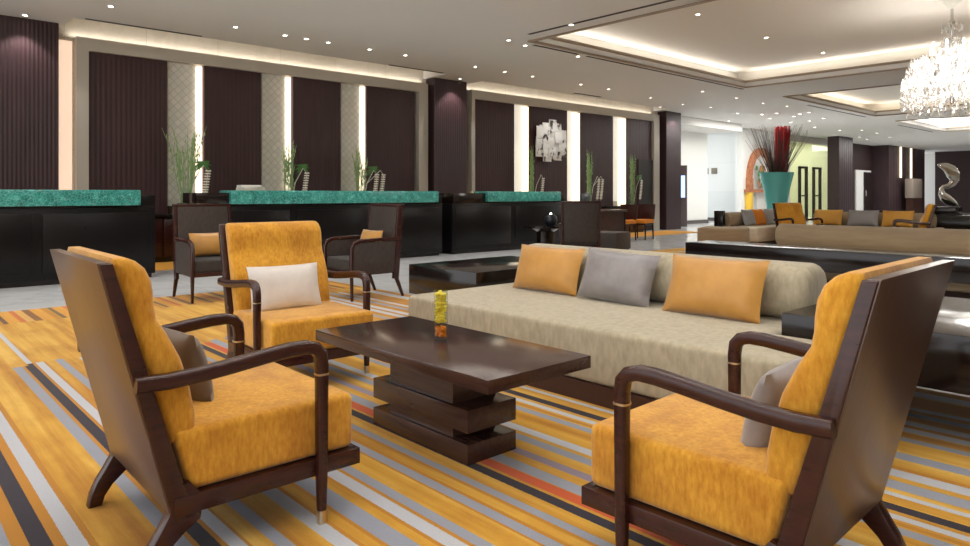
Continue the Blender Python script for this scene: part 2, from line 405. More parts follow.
for k, (xa, xb, ya, yb) in HOLES.items():
    if k[0] == 'K':
        m = MB(); g = .4; zt = 4.12
        m.box(xa-g, xb+g, ya-g, yb+g, zt, zt+.05)
        for a, b, c, d in ((xa-g-.05, xa-g, ya-g, yb+g), (xb+g, xb+g+.05, ya-g, yb+g), (xa-g, xb+g, ya-g-.05, ya-g), (xa-g, xb+g, yb+g, yb+g+.05)): m.box(a, b, c, d, CZ+.13, zt)
        struct(m.build('coffer', 'coffer', ceil, smooth=0))
        m = MB(); w = .05      # stepped moulding round the opening
        for a, b, c, d in ((xa-w, xa, ya-w, yb+w), (xb, xb+w, ya-w, yb+w), (xa, xb, ya-w, ya), (xa, xb, yb, yb+w)): m.box(a, b, c, d, CZ-.025, CZ+.015)
        for a, b, c, d in ((xa-.02, xa+.03, ya-.02, yb+.02), (xb-.03, xb+.02, ya-.02, yb+.02), (xa, xb, ya-.02, ya+.03), (xa, xb, yb-.03, yb+.02)): m.box(a, b, c, d, CZ+.10, CZ+.15)
        struct(m.build('coffer_moulding', 'taupepaint', ceil, smooth=0))
    else:
        m = MB(); m.box(xa, xb, ya-.05, 12.45, 4.0, 4.05).box(xa, xb, ya-.05, ya, CZ+.13, 4.0).box(xa-.05, xa, ya, 12.4, CZ+.13, 4.0).box(xb, xb+.05, ya, 12.4, CZ+.13, 4.0)
        struct(m.build('cove', 'coffer', ceil, smooth=0))

# walls
wr = struct(MB().box(-4, 19.4, 12.4, 12.6, FZ, 4.0).build('wall_reception', 'marblewall', smooth=0))
def child(name, mat, *boxes, parent=wr, bevel=0, smooth=0):
    m = MB()
    for b in boxes: m.box(*b, bevel)
    return struct(m.build(name, mat, parent, smooth=smooth))
PT = 3.36
def frame(x0, x1, top, wleft, wright):
    child('marble_frame', 'greyframe', (x0, x1, 12.22, 12.42, PT, top), (x0, x0+wleft, 12.22, 12.42, FZ, PT), (x1-wright, x1, 12.22, 12.42, FZ, PT))
frame(2.53, 9.42, 3.56, .17, .25)
frame(10.72, 18.5, 3.57, .1, .3)
for a, b in ((2.70, 3.93), (4.52, 5.61), (6.21, 7.30), (7.86, 9.17), (10.9, 12.3), (12.83, 14.33), (14.88, 16.37), (17.03, 18.32)):
    if a > 11: a *= .992
    if a != 9.17: b *= .992
    child('fluted_panel', 'panel', (a, b, 12.3, 12.41, FZ, PT))
for a, b in ((3.93, 4.40), (5.61, 6.08), (7.30, 7.74)):
    child('mosaic_panel', 'mosaic', (a, b, 12.37, 12.41, .9, PT))
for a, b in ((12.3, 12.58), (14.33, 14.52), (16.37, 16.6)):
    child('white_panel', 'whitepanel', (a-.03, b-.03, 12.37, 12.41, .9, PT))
for a, b, mt in ((4.41, 4.49, 'strip'), (6.09, 6.17, 'strip'), (7.755, 7.835, 'strip'), (12.55, 12.74, 'strip2'), (14.5, 14.76, 'strip2'), (16.6, 16.87, 'strip2')):
    child('light_strip', mt, (a, b, 12.31, 12.41, FZ+.15, PT-.02))
child('light_strip', 'strip3', (2.30, 2.50, 12.37, 12.41, FZ+.2, 3.5))
child('base_panel', 'darkbrown', (3.93, 4.40, 12.36, 12.41, FZ, .9), (5.61, 6.08, 12.36, 12.41, FZ, .9), (7.30, 7.74, 12.36, 12.41, FZ, .9))
child('door_recess', 'doordark', (17.45, 18.2, 12.27, 12.31, FZ, 2.15))
for nm, (a, b, c, d) in (('a', (.4, 2.27, 12.1, 12.6)), ('b', (9.5, 10.46, 12.1, 12.6)), ('c', (18.66, 19.5, 12.08, 12.6))):
    struct(MB().box(a, b, c, d, FZ, CZ, .01, 1).build('pillar', 'pillar', smooth=0))

# far right: lift lobby wall, stone wall, glazed shop, dark walls
struct(MB().box(-4, 52, -4.2, -4, FZ, CZ).build('wall_behind_viewer', 'greyframe', smooth=0))
struct(MB().box(19.0, 24.3, 13.9, 14.1, FZ, CZ).box(24.2, 24.3, 14.1, 17, FZ, CZ).build('wall_lift_lobby', 'whitewall', smooth=0))
struct(MB().box(19.5, 24.3, 12.5, 13.9, 3.43, CZ).build('trim_1', 'ceil', smooth=0))
struct(MB().box(20.0, 24.3, 13.86, 13.9, FZ, .12).build('baseboard_lift_lobby', 'skirt', smooth=0))
struct(MB().box(26.6, 26.9, 13.2, 17, FZ, CZ).build('wall_stone', 'whitetile', smooth=0))
struct(MB().box(26.55, 26.6, 13.2, 17, FZ, .12).build('baseboard_stone', 'skirt', smooth=0))
struct(MB().box(25.72, 29.9, 13.2, 13.4, FZ, CZ).build('wall_shop', 'whitewall', smooth=0))
struct(MB().box(25.7, 26.6, 13.4, 13.5, FZ, CZ).build('trim_2', 'whitetile', smooth=0))
struct(MB().box(29.9, 35.4, 16.2, 16.4, FZ, CZ).box(35.2, 35.4, 13.36, 16.2, FZ, CZ).box(29.8, 29.9, 13.4, 16.2, FZ, CZ).build('wall_shop_back', 'yellowglow', smooth=0))
wn = struct(MB().box(29.9, 35.2, 13.26, 13.28, FZ+.05, CZ-.3).build('window_1', 'pane', smooth=0))
m = MB()
for x in (31.0, 31.7, 32.5, 33.2): m.box(x, x+.12, 13.22, 13.32, FZ, 2.35)
for x in (31.0, 32.5): m.box(x, x+.8, 13.22, 13.32, 2.25, 2.35).box(x, x+.8, 13.22, 13.32, FZ, .12).box(x, x+.8, 13.22, 13.32, 1.0, 1.06)
struct(m.build('door_frame', 'doordark', wn, smooth=0))
m = MB()
for x in (29.9, 35.1): m.box(x, x+.08, 13.23, 13.31, FZ, CZ-.3)
m.box(29.9, 35.2, 13.2, 13.34, CZ-.3, CZ)
struct(m.build('window_frame', M['greyframe'], wn, smooth=0))
struct(MB().box(32.4, 34.02, 12.1, 12.6, FZ, CZ).build('pillar', 'darkwall', smooth=0))
struct(MB().box(35.4, 40.3, 13.35, 13.5, FZ, CZ).build('wall_corridor', 'maroon', smooth=0))
d1 = struct(MB().box(37.8, 39.9, 13.28, 13.35, FZ, 2.35).build('door_1', 'whitewall', smooth=0))
struct(MB().box(38.8, 39.9, 13.22, 13.28, FZ, 2.25).build('door_leaf', 'doordark', d1, smooth=0))
struct(MB().box(38.88, 38.94, 13.17, 13.22, 1.0, 1.3).build('door_handle', 'steel', d1, smooth=0))
struct(MB().box(40.3, 46.4, 12.55, 14.0, FZ, CZ).build('wall_dark_block', 'darkwall', smooth=0))
for x in (42.0, 43.75):
    struct(MB().box(x, x+.16, 12.49, 12.55, 2.0, CZ-.02).build('light_strip', 'strip2', smooth=0))
struct(MB().box(51.5, 51.7, 12.4, 15, FZ, CZ).build('wall_far_white', 'whitewall', smooth=0))
struct(MB().box(49, 49.2, -4, 12.7, FZ, CZ).build('wall_end', 'maroon', smooth=0))

# ------------------------------------------------------------------ ceiling fittings
def downlight_proto(lens):
    o = MB().lathe([(.034, -.004), (.05, -.008), (.055, 0), (.055, .02), (.034, .02)], 20, closed=True).build('downlight', 'white_ring')
    MB().lathe([(0, .004), (.033, .004), (.033, .012), (0, .012)], 16).build('lens', lens, o)
    return o
DL_ROWS = [
 ('round recessed downlight in the row over the reception desks', 'downlights over the reception desks', [(2.59, 10.5), (4.34, 10.5), (5.16, 10.5), (5.54, 10.5), (5.95, 10.5), (6.78, 10.5), (7.56, 10.5), (9.3, 10.5), (10.14, 10.5), (10.99, 10.5), (12.63, 10.5), (13.69, 10.5), (15.78, 10.7)], 'lens'),
 ('round recessed downlight just before a dark fluted pillar', 'downlights at the pillars', [(1.8, 11.85), (10.0, 11.8), (17.6, 11.6)], 'lens'),
 ('round downlight on the edge of the large lit ceiling coffer', 'downlights along the coffer edge', [(8.1, 8.3), (8.07, 6.9), (8.6, 8.4), (10.02, 8.4)], 'lens'),
 ('round recessed downlight between the coffer and the reception wall', 'downlights beside the coffer', [(15.76, 9.14), (17.48, 9.15), (19.09, 9.19), (20.26, 9.02), (17.6, 10.84), (18.82, 10.66)], 'lens'),
 ('small round downlight in the far ceiling by the stone wall', 'downlights in the far ceiling', [(20.84, 10.87), (23.03, 10.02), (21.78, 10.02), (22.76, 12.2), (21.69, 10.47), (23.03, 10.84), (22.52, 9.6), (24.86, 10.93), (22.26, 9.22), (24.89, 10.3), (24.38, 9.61), (29.42, 10.95), (33.43, 11.6), (35.16, 11.88), (32.03, 10.43), (27.4, 11.12), (37.67, 11.24), (34.7, 10.76), (30.08, 10.35)], 'lens_dim')]
protos = {}
for lab, grp, pts, lens in DL_ROWS:
    for x, y in pts:
        if lens not in protos:
            o = protos[lens] = tag(downlight_proto(lens), lab, 'downlight', grp); o.location = (x, y, CZ-.012)
        else: dup(protos[lens], (x, y, CZ-.012), 0, lab, grp)
protos['lens_dim'].scale = (1.5, 1.5, 1)
for o in list(COL.objects):
    if o.get('group') == 'downlights in the far ceiling': o.scale = (1.5, 1.5, 1)
for x, y in [(10.41, 6.13), (12.91, 6.15), (15.2, 6.0)]:
    dup(protos['lens'], (x, y, 4.108), 0, 'round downlight in the raised ceiling of the large coffer', 'downlights inside the coffer')
def slot(x0, x1, y0, y1, label, group):
    tag(MB().box(x0, x1, y0, y1, CZ-.006, CZ+.004).build('air_vent', 'slot', smooth=0), label, 'vent', group)
slot(8.04, 8.1, -1, 7.8, 'long dark slot vent along the short side of the large coffer', None)
slot(8.7, 9.9, 8.27, 8.33, 'dark slot vent beside the large coffer, between two edge downlights', None)
slot(10.15, 16.2, 8.27, 8.33, 'long dark slot vent along the side of the large coffer facing reception', None)
slot(20.5, 25.1, 8.5, 8.56, 'dark slot vent beside the second, smaller-looking coffer', None)
slot(28.9, 33.2, 8.66, 8.72, 'dark slot vent beside the farthest white coffer', None)
slot(2.5, 4.2, 11.5, 11.56, 'thin dark vent before the cove near the first reception desk', None)
slot(7.9, 9.3, 11.5, 11.56, 'thin dark vent before the cove near the middle pillar', None)
slot(13.6, 14.7, 11.5, 11.58, 'thin dark vent over the silver wall sculpture', None)

# ------------------------------------------------------------------ armchair
def armchair(name, label, loc, rz):
    t = thing(name, label, 'armchair', loc, rz, 'orange armchairs')
    bx = lambda z: -.437+.254*(.9115-z)         # rear face of the leaning back board
    # back board with side planks, one solid slab
    MB().prism([(bx(.17), .17), (bx(.17)+.04, .155), (bx(.9115)+.03, .9115), (bx(.9115), .9115)], -.326, .326, .003).build('back_board', 'boardwood', t)
    for s in (-1, 1):
        y0, y1 = (s*.333, s*.275) if s < 0 else (.275, .333)
        MB().prism([(bx(.2)+.003, .2), (bx(.17)+.016, .145), (bx(.17)+.07, .145), (bx(.9)+.036, .908), (bx(.908)+.004, .908)], min(y0, y1)-(.002 if s < 0 else 0), max(y0, y1)+(.002 if s > 0 else 0), .004).build('back_upright', 'wood', t)
        yl0, yl1 = sorted((s*.285, s*.333))
        MB().prism([(-.258, .24), (-.243, .205), (-.25, .165), (-.273, .125), (-.299, .085), (-.318, .043), (-.326, 0), (-.284, 0), (-.274, .032), (-.248, .068), (-.208, .103), (-.16, .135), (-.15, .2), (-.19, .25)], yl0, yl1, .005).build('rear_leg', 'wood', t)
        yc = s*.345
        # arm: one bent piece running from the board forward and down to the floor
        path = [(-.345, yc, .566), (-.30, yc, .5645), (-.26, yc, .562), (-.17, yc, .566), (-.07, yc, .576), (.03, yc, .588), (.12, yc, .597), (.175, yc, .597), (.208, yc, .588), (.226, yc, .567), (.231, yc, .53), (.231, yc, .45), (.231, yc, .3), (.231, yc, .16), (.231, yc, .0)]
        rad = [(.021, .023)]*7+[(.021, .022), (.021, .022), (.021, .022), (.021, .021), (.020, .020), (.019, .019), (.018, .018), (.013, .013)]
        a = MB().tube(path, rad, 12, .55).build('arm', 'wood', t, 45)
        MB().tube([(.231, yc, .497), (.231, yc, .503)], .0225, 12, .55).build('ring', 'brass', a)
        MB().tube([(.231, yc, .0), (.231, yc, .045)], [(.0142, .0142), (.0156, .0156)], 12, .55).build('foot_cap', 'brass', a)
    m = MB()
    for s in (-1, 1): m.box(-.24, .385, s*.326-.012 if s < 0 else .302, s*.326+.024 if s < 0 else .338, .158, .213, .003)
    m.box(.345, .385, -.33, .33, .158, .213, .003).box(-.24, -.2, -.31, .31, .158, .213).box(-.22, .36, -.31, .31, .2, .212)
    m.build('seat_frame', 'wood', t)
    # seat cushion
    m = MB().prism([(-.188, .213), (.374, .213), (.374, .404), (-.236, .404)], -.318, .318)
    bmesh.ops.bevel(m.bm, geom=list(m.bm.edges), offset=.026, segments=4, profile=.5, affect='EDGES', clamp_overlap=True)
    m.build('seat_cushion', 'chenille', t, 60)
    prof = [(-.16, .38), (-.165, .45), (-.178, .52), (-.204, .61), (-.244, .69), (-.272, .735), (-.279, .77), (-.281, .81), (-.287, .85), (-.303, .885), (-.328, .908), (-.355, .920), (-.388, .920), (bx(.895)+.037, .895), (bx(.36)+.06, .36)]
    MB().prism(prof, -.308, .308, .034, 4).build('back_cushion', 'chenille', t, 60)
    return t
A = armchair('armchair', 'orange armchair showing its wooden back, beside the short taupe pillow, legs at the carpet stripes', (.9223, 2.4218, 0), -.0086)
B = dup(A, (1.988, 3.8775, 0), -1.6135, 'orange armchair facing the viewer with the pearl grey pillow', 'orange armchairs')
C = dup(A, (1.977, .978, 0), 1.599, 'orange armchair with silver pillow turned towards reception, its back nearest the black side box', 'orange armchairs')
A['label'] = 'orange armchair seen from behind with the dark taupe pillow'
D = dup(A, (14.4, 6.15, 0), R(-118), 'small distant orange armchair in a dark frame before the tall teal vase', 'orange armchairs')
E_ = dup(A, (14.7, 4.25, 0), R(108), 'small distant orange armchair near the steel sculpture', 'orange armchairs')

def pillow(name, label, mat, w, h, t, loc, rot, group, piping=True):
    o = MB().pillow(w, h, t).build(name, mat, None, 80)
    o.rotation_mode = 'XYZ'; o.location = loc; o.rotation_euler = rot
    tag(o, label, 'pillow', group); return o
def place(root, lx, ly, z):
    a = root.rotation_euler[2]; return (root.location[0]+lx*math.cos(a)-ly*math.sin(a), root.location[1]+lx*math.sin(a)+ly*math.cos(a), z)
# pillow local: width X, thickness Y, height Z -> facing +x needs rotation of -90 about z
def lean(root, extra=0): return root.rotation_euler[2]+R(90)+extra
pillow('pillow', 'dark taupe satin pillow on the armchair seen from behind', 'taupe', .30, .27, .11, place(A, -.083, .05, .505), (R(-15), 0, lean(A, R(6))), 'armchair pillows')
pillow('pillow', 'pearl grey pillow on the armchair facing the viewer', 'pearl', .46, .29, .12, place(B, -.085, -.04, .525), (R(-16), 0, lean(B)), 'armchair pillows')
pillow('pillow', 'silver satin pillow standing in the armchair that faces reception', 'silver', .30, .29, .12, place(C, -.092, .03, .495), (R(-19), R(5), lean(C, R(-6))), 'armchair pillows')

# ------------------------------------------------------------------ coffee table
t = thing('coffee_table', 'dark wood coffee table on a stacked block base between the orange armchairs', 'coffee table', (1.966, 2.455, 0))
MB().box(-.29, .291, -.633, .629, .378, .43, .003).build('table_top', 'tablewood', t)
MB().box(-.138, .138, -.345, .345, 0, .082, .002).build('base_block', 'tablewood', t)
MB().box(-.12, .13, -.23, .23, .082, .128).build('base_block', 'tablewood', t)
MB().box(-.138, .138, -.345, .345, .128, .222, .002).build('base_block', 'tablewood', t)
MB().box(-.12, .13, -.23, .23, .222, .378).build('base_block', 'tablewood', t)
v = thing('glass_vase', 'small glass cylinder of yellow petals on the coffee table', 'vase', (1.974, 2.466, .431))
MB().lathe([(0, 0), (.033, 0), (.033, .232), (.0305, .232), (.0305, .014), (0, .014)], 28).build('glass', 'pane', v)
m = MB()
for i in range(190):
    a, r_, z = rnd.random()*6.28, .0215*math.sqrt(rnd.random()), .085+.137*rnd.random(); m.blob((r_*math.cos(a), r_*math.sin(a), z), .0105, 1, (1, 1, .6), .4)
o = m.build('petals', 'yellow', v); o['kind'] = 'stuff'
m = MB()
for i in range(110):
    a, r_, z = rnd.random()*6.28, .0225*math.sqrt(rnd.random()), .021+.04*rnd.random(); m.blob((r_*math.cos(a), r_*math.sin(a), z), .007, 1)
o = m.build('beads', 'amber', v); o['kind'] = 'stuff'

# ------------------------------------------------------------------ near sofa and black side boxes
s = thing('sofa', 'long low beige sofa with one bolster and three satin pillows behind the coffee table', 'sofa', (3.9, 2.5, 0))
def W2(x, y): return (x-3.9, y-2.5)
m = MB(); m.prism([W2(2.855, 1.05), W2(3.43, 1.05), W2(3.43, 1.6), W2(4.9, 1.6), W2(4.9, 3.91), W2(2.855, 3.91)], .0, .104, 0, axis='Z'); m.build('plinth', 'darkbrown', s, 0)
m = MB(); m.prism([W2(2.85, 1.04), W2(3.43, 1.04), W2(3.43, 1.6), W2(4.9, 1.6), W2(4.9, 3.92), W2(2.85, 3.92)], .104, .4, .035, 4, axis='Z'); m.build('seat', 'linen', s, 60)
bol = []
for i in range(28):
    a = 2*math.pi*i/28; ca, sa = math.cos(a), math.sin(a)
    bol.append((math.copysign(abs(ca)**.8, ca)*.165+.02, .557+.16*math.copysign(abs(sa)**.8, sa)))
m = MB(); m.prism(bol, -.93, 1.27, .06, 5); m.build('bolster', 'linen', s, 70)
pillow('pillow', 'gold satin pillow at the end of the beige sofa beside the black side table', 'gold', .62, .34, .18, (3.68, 3.37, .56), (R(-17), 0, R(-90)), 'sofa pillows')
pillow('pillow', 'silver satin pillow between the two gold ones on the beige sofa', 'silver', .56, .35, .18, (3.66, 2.74, .563), (R(-20), R(3), R(-88)), 'sofa pillows')
pillow('pillow', 'gold satin pillow between the silver pillow and the armchair on the beige sofa', 'gold', .61, .36, .18, (3.65, 2.05, .565), (R(-20), 0, R(-90)), 'sofa pillows')
def side_box(label, x0, x1, y0, y1, plinth, z0=.252, z1=.5):
    t = thing('side_table', label, 'side table', ((x0+x1)/2, (y0+y1)/2, 0))
    cx, cy = (x0+x1)/2, (y0+y1)/2
    MB().box(x0-cx, x1-cx, y0-cy, y1-cy, z0, z1, .003).build('table_box', 'black', t)
    p = plinth; MB().box(p[0]-cx, p[1]-cx, p[2]-cy, p[3]-cy, 0, z0).build('plinth', 'black', t)
    return t
side_box('low black lacquer table at the end of the beige sofa near the dark cane chair', 3.5, 4.72, 3.94, 4.81, (3.95, 4.43, 4.0, 4.5))
side_box('low black lacquer table at the end of the beige sofa behind the nearest armchair', 3.46, 4.72, -.75, 1.57, (3.6, 4.4, -.7, .35))

# ------------------------------------------------------------------ next seating row
lt = thing('long_table', 'very long low black table behind the beige sofa', 'table', (7.95, 1.6, 0))
MB().box(-.3, .25, -3.5, 3.08, .262, .5, .003).build('table_box', 'black', lt)
for a_, b_ in ((1.65, 2.8), (-3.3, -2.9)): MB().box(-.15, .2, a_, b_, 0, .262).build('plinth', 'black', lt)
def long_sofa(label, loc, rz, length, depth, bolster=True, mat='linen_far', seat='linen_far'):
    t = thing('sofa', label, 'sofa', loc, rz)
    MB().box(0, depth, -length/2, length/2, 0, .09).build('plinth', 'darkbrown', t, 0)
    MB().box(-.01, depth+.01, -length/2, length/2, .09, .4, .03, 3).build('seat', seat, t, 60)
    if bolster:
        m = MB(); m.prism([(depth*.62+.16*math.cos(2*math.pi*i/24), .55+.155*math.sin(2*math.pi*i/24)) for i in range(24)], -length/2+.05, length/2-.05, .03, 3); m.build('bolster', mat, t, 60)
    return t
long_sofa('long tan sofa with a rolled back right behind the very long black table', (8.4, 1.3, 0), 0, 5.9, 1.3, seat='cream')
ot = thing('ottoman', 'square tan ottoman standing before the distant sofa with the grey and orange pillows', 'ottoman', (13.0, 7.08, 0), R(20))
MB().box(-.36, .36, -.46, .46, .06, .43, .04, 3).build('cushion', 'linen_far', ot, 60); MB().box(-.33, .33, -.43, .43, 0, .06).build('plinth', 'darkbrown', ot)
sr = long_sofa('distant tan sofa between the two small orange armchairs', (15.6, 5.45, 0), 0, 2.5, 1.3)
for i, (y, mt, w, lab) in enumerate(((6.35, 'goldfar', .62, 'gold pillow on the distant sofa beside the grey pillow, nearer the teal vase'), (5.62, 'greycl', .62, 'grey pillow between two gold ones on the distant sofa'), (4.95, 'goldfar', .6, 'gold pillow on the distant sofa beside the grey pillow, nearer the steel sculpture'))):
    pillow('pillow', lab, mt, w, .36, .16, (16.1, y-.1, .585), (R(-17), 0, R(-90)), 'pillows on the distant sofas')
sl = long_sofa('distant tan sofa carrying grey and orange pillows before the pale stone wall', (15.15, 6.85, 0), R(90), 2.4, 1.2, seat='cream')
for x, mt, lab in ((14.55, 'greycl', 'grey pillow beside the bolster end on the sofa before the stone wall'), (15.05, 'oranged', 'orange pillow between two grey ones on the sofa before the stone wall'), (15.6, 'greycl', 'grey pillow beside the orange armchair on the sofa before the stone wall')):
    pillow('pillow', lab, mt, .5, .38, .15, (x, 7.33, .585), (R(-17), 0, 0), 'pillows on the distant sofas')
side_box('small black box table at the end of the distant sofa before the stone wall', 13.82, 13.93, 7.55, 7.75, (13.84, 13.92, 7.6, 7.7), .2, .74)

# ------------------------------------------------------------------ dark cane armchairs
def cane_chair(label, loc, rz, group='dark cane armchairs'):
    t = thing('cane_armchair', label, 'armchair', loc, rz, group)
    bk = [(-.26, .36), (-.20, .36), (-.265, .97), (-.325, .98)]
    MB().prism(bk, -.27, .27, .01).build('backrest', 'wicker', t)
    m = MB()
    for s in (-1, 1):
        a, b = sorted((s*.27, s*.305)); m.prism([(-.27, .2), (-.2, .2), (-.262, .98), (-.332, .99)], a, b, .004)
    m.box(-.335, -.262, -.305, .305, .965, .995, .004)
    m.build('back_frame', 'wood', t)
    MB().box(-.23, .29, -.27, .27, .30, .43, .025, 3).build('seat_cushion', 'darkfab', t, 60)
    for s in (-1, 1):
        a, b = sorted((s*.272, s*.3))
        MB().prism([(-.24, .27), (.28, .27), (.28, .57), (.2, .6), (-.26, .6)], a, b, .006).build('arm_panel', 'wicker', t)
        MB().tube([(-.27, s*.288, .625), (.0, s*.288, .622), (.2, s*.288, .615), (.27, s*.288, .59), (.295, s*.288, .54), (.295, s*.288, .3), (.29, s*.288, .004)], [(.022, .02)]*4+[(.02, .02), (.019, .019), (.013, .013)], 8, .6).build('front_leg', 'wood', t)
        MB().tube([(-.235, s*.285, .3), (-.25, s*.285, .2), (-.33, s*.285, .006)], [.022, .021, .014], 8, .6).build('rear_leg', 'wood', t)
    MB().box(-.24, .3, -.29, .29, .26, .305, .004).build('seat_frame', 'wood', t)
    return t
F = cane_chair('dark cane armchair with an orange pillow standing before the gap between two reception desks', (2.79, 7.38, 0), R(-92))
G = dup(F, (4.04, 6.4, 0), R(178), 'dark cane armchair with an orange pillow seen from the side before the middle reception desk')
H = dup(F, (8.5, 7.1, .0), R(44), 'dark cane armchair turned away beside the round table with the candle lamp')
pillow('pillow', 'pale orange pillow on the cane armchair before the desk gap', 'gold', .42, .26, .12, place(F, -.12, .02, .56), (R(-14), 0, lean(F)), 'cane armchair pillows')
pillow('pillow', 'pale orange pillow on the cane armchair seen from the side', 'gold', .42, .26, .12, place(G, -.1, 0, .585), (R(-14), 0, lean(G)), 'cane armchair pillows')
ot = thing('cane_ottoman', 'low dark cane ottoman beside the turned-away cane armchair', 'ottoman', (10.82, 8.27, FZ), R(10))
MB().box(-.3, .3, -.3, .3, .05, .38, .02, 2).build('body', 'wicker', ot); MB().box(-.27, .27, -.27, .27, 0, .05).build('plinth', 'wood', ot)
def drum_table(label, loc, r=.33, h=.56):
    t = thing('round_table', label, 'side table', loc)
    MB().lathe([(0, h-.035), (r, h-.035), (r, h), (0, h)], 36).build('table_top', 'black', t)
    MB().lathe([(0, 0), (r*.62, 0), (r*.62, .03), (r*.4, .06), (r*.4, h-.1), (r*.7, h-.035), (0, h-.035)], 32).build('pedestal', 'black', t); return t
drum_table('round black table with a candle lamp behind the orange armchair facing the viewer', (3.80, 7.32, 0))
drum_table('round black table with a candle lamp before the farthest reception desk', (8.9, 8.2, FZ), .38)
def candle(label, loc):
    t = thing('candle_lamp', label, 'lamp', loc)
    MB().lathe([(0, 0), (.06, 0), (.1, .04), (.115, .1), (.1, .16), (.06, .2), (.05, .2), (.09, .155), (.104, .1), (.09, .045), (0, .012)], 24).build('globe', M['monitor'], t)
    MB().lathe([(0, .013), (.03, .013), (.03, .17), (0, .17)], 12).build('candle', 'paper', t)
    MB().blob((0, 0, .2), .018, 2, (1, 1, 1.7)).build('flame', 'bulb', t)
candle('dark round candle lamp on the round table behind the orange armchair', (3.86, 7.27, .56))
candle('dark round candle lamp on the round table before the farthest desk', (8.93, 8.1, .55))

# ------------------------------------------------------------------ reception desks
def desk(label, x0, x1, gx0, gx1, box=None, e=True):
    t = thing('reception_desk', label, 'reception desk', ((x0+x1)/2, 10.05, FZ))
    c = (x0+x1)/2; B_ = lambda a, b, y0, y1, z0, z1: (a-c, b-c, y0-10.05, y1-10.05, z0-FZ, z1-FZ)
    m = MB().box(*B_(x0, x1, 9.78, 10.55, FZ+.06, .93), .004)
    if gx1 < x1: m.box(*B_(gx1+.002, x1, 9.78, 10.55, .93, 1.085), .004)
    m.build('body', 'blackgloss', t)
    MB().box(*B_(x0+.03, x1-.03, 9.83, 10.5, FZ, FZ+.06)).build('plinth', 'black', t)
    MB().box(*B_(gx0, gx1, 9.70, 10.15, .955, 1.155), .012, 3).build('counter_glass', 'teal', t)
    MB().box(*B_(gx0+.01, gx1-.01, 9.8, 10.12, .93, .955)).build('counter_rail', 'black', t)
    MB().box(*B_(x0, gx1, 10.16, 10.55, .93, .97)).build('work_top', 'black', t)
    if box: MB().box(*B_(box[0], box[1], 9.76, 10.3, .975 if box[2] else .93, 1.12), .004).build('side_box', 'black', t)
    n = int((x1-x0)/1.1)
    for k in range(n):
        a = x0+(x1-x0)*(k+.04)/n; b = x0+(x1-x0)*(k+.96)/n
        MB().box(*B_(a, b, 9.768, 9.781, .14, .86), .003).build('front_panel', 'blackgloss', t)
    return t
desk('black reception desk with teal glass counter before the first fluted pillar', -2.4, 2.95, -2.4, 2.75)
desk('black reception desk with teal glass counter behind the two dark cane armchairs', 3.48, 7.86, 3.95, 7.72, (3.48, 3.94, True))
desk('black reception desk with teal glass counter under the silver wall sculpture', 8.1, 11.22, 8.92, 11.02, (8.1, 8.91, False))
for i, (z, w, mt, lab) in enumerate(((1.156, .34, 'book2', 'cream booklet lying under another on the middle teal counter'), (1.196, .30, 'paper', 'white booklet lying on top of another on the middle teal counter'))):
    o = MB().box(-w/2, w/2, -.12, .12, 0, .04, .004).build('booklet', mt); o.location = (4.04+.3-.02*i, 9.95, z); o.rotation_euler = (0, 0, R(8-14*i)); tag(o, lab, 'booklet', 'booklets on the counter')
bl = thing('desk_bell', 'small brass bell on the black box end of the farthest reception desk', 'bell', (8.72, 9.95, 1.121))
MB().lathe([(0, .035), (.03, .03), (.042, .012), (.045, 0), (0, 0)], 20).build('dome', 'brass', bl); MB().lathe([(0, .04), (.006, .04), (.006, .034), (0, .034)], 8).build('button', 'brass', bl)

# credenzas against the wall, with tall flower arrangements
def credenza(label, x0, x1):
    t = thing('credenza', label, 'cabinet', ((x0+x1)/2, 12.02, FZ)); w = (x1-x0)/2
    MB().box(-w, w, -.2, .17, .72, .78, .003).build('top', 'black', t); MB().box(-w+.02, w-.02, -.18, .17, .08, .72).build('body', 'wood', t); MB().box(-w+.05, w-.05, -.14, .15, 0, .08).build('plinth', 'black', t)
    n = max(2, int(w*2/.55))
    for k in range(n): MB().box(-w+.02+(2*w-.04)*(k+.03)/n, -w+.02+(2*w-.04)*(k+.97)/n, -.2, -.181, .1, .7, .003).build('door', 'wood', t)
for lab, a, b in (('dark credenza on the wall behind the gap between the first two desks', 3.0, 4.36), ('dark credenza on the wall behind the middle desk, under the second flowers', 4.55, 6.05), ('dark credenza on the wall behind the middle desk, near the middle pillar', 6.25, 9.0), ('dark credenza on the wall under the silver sculpture', 11.1, 15.1), ('dark credenza on the wall beside the dark doorway', 15.3, 17.2)):
    credenza(lab, a, b)
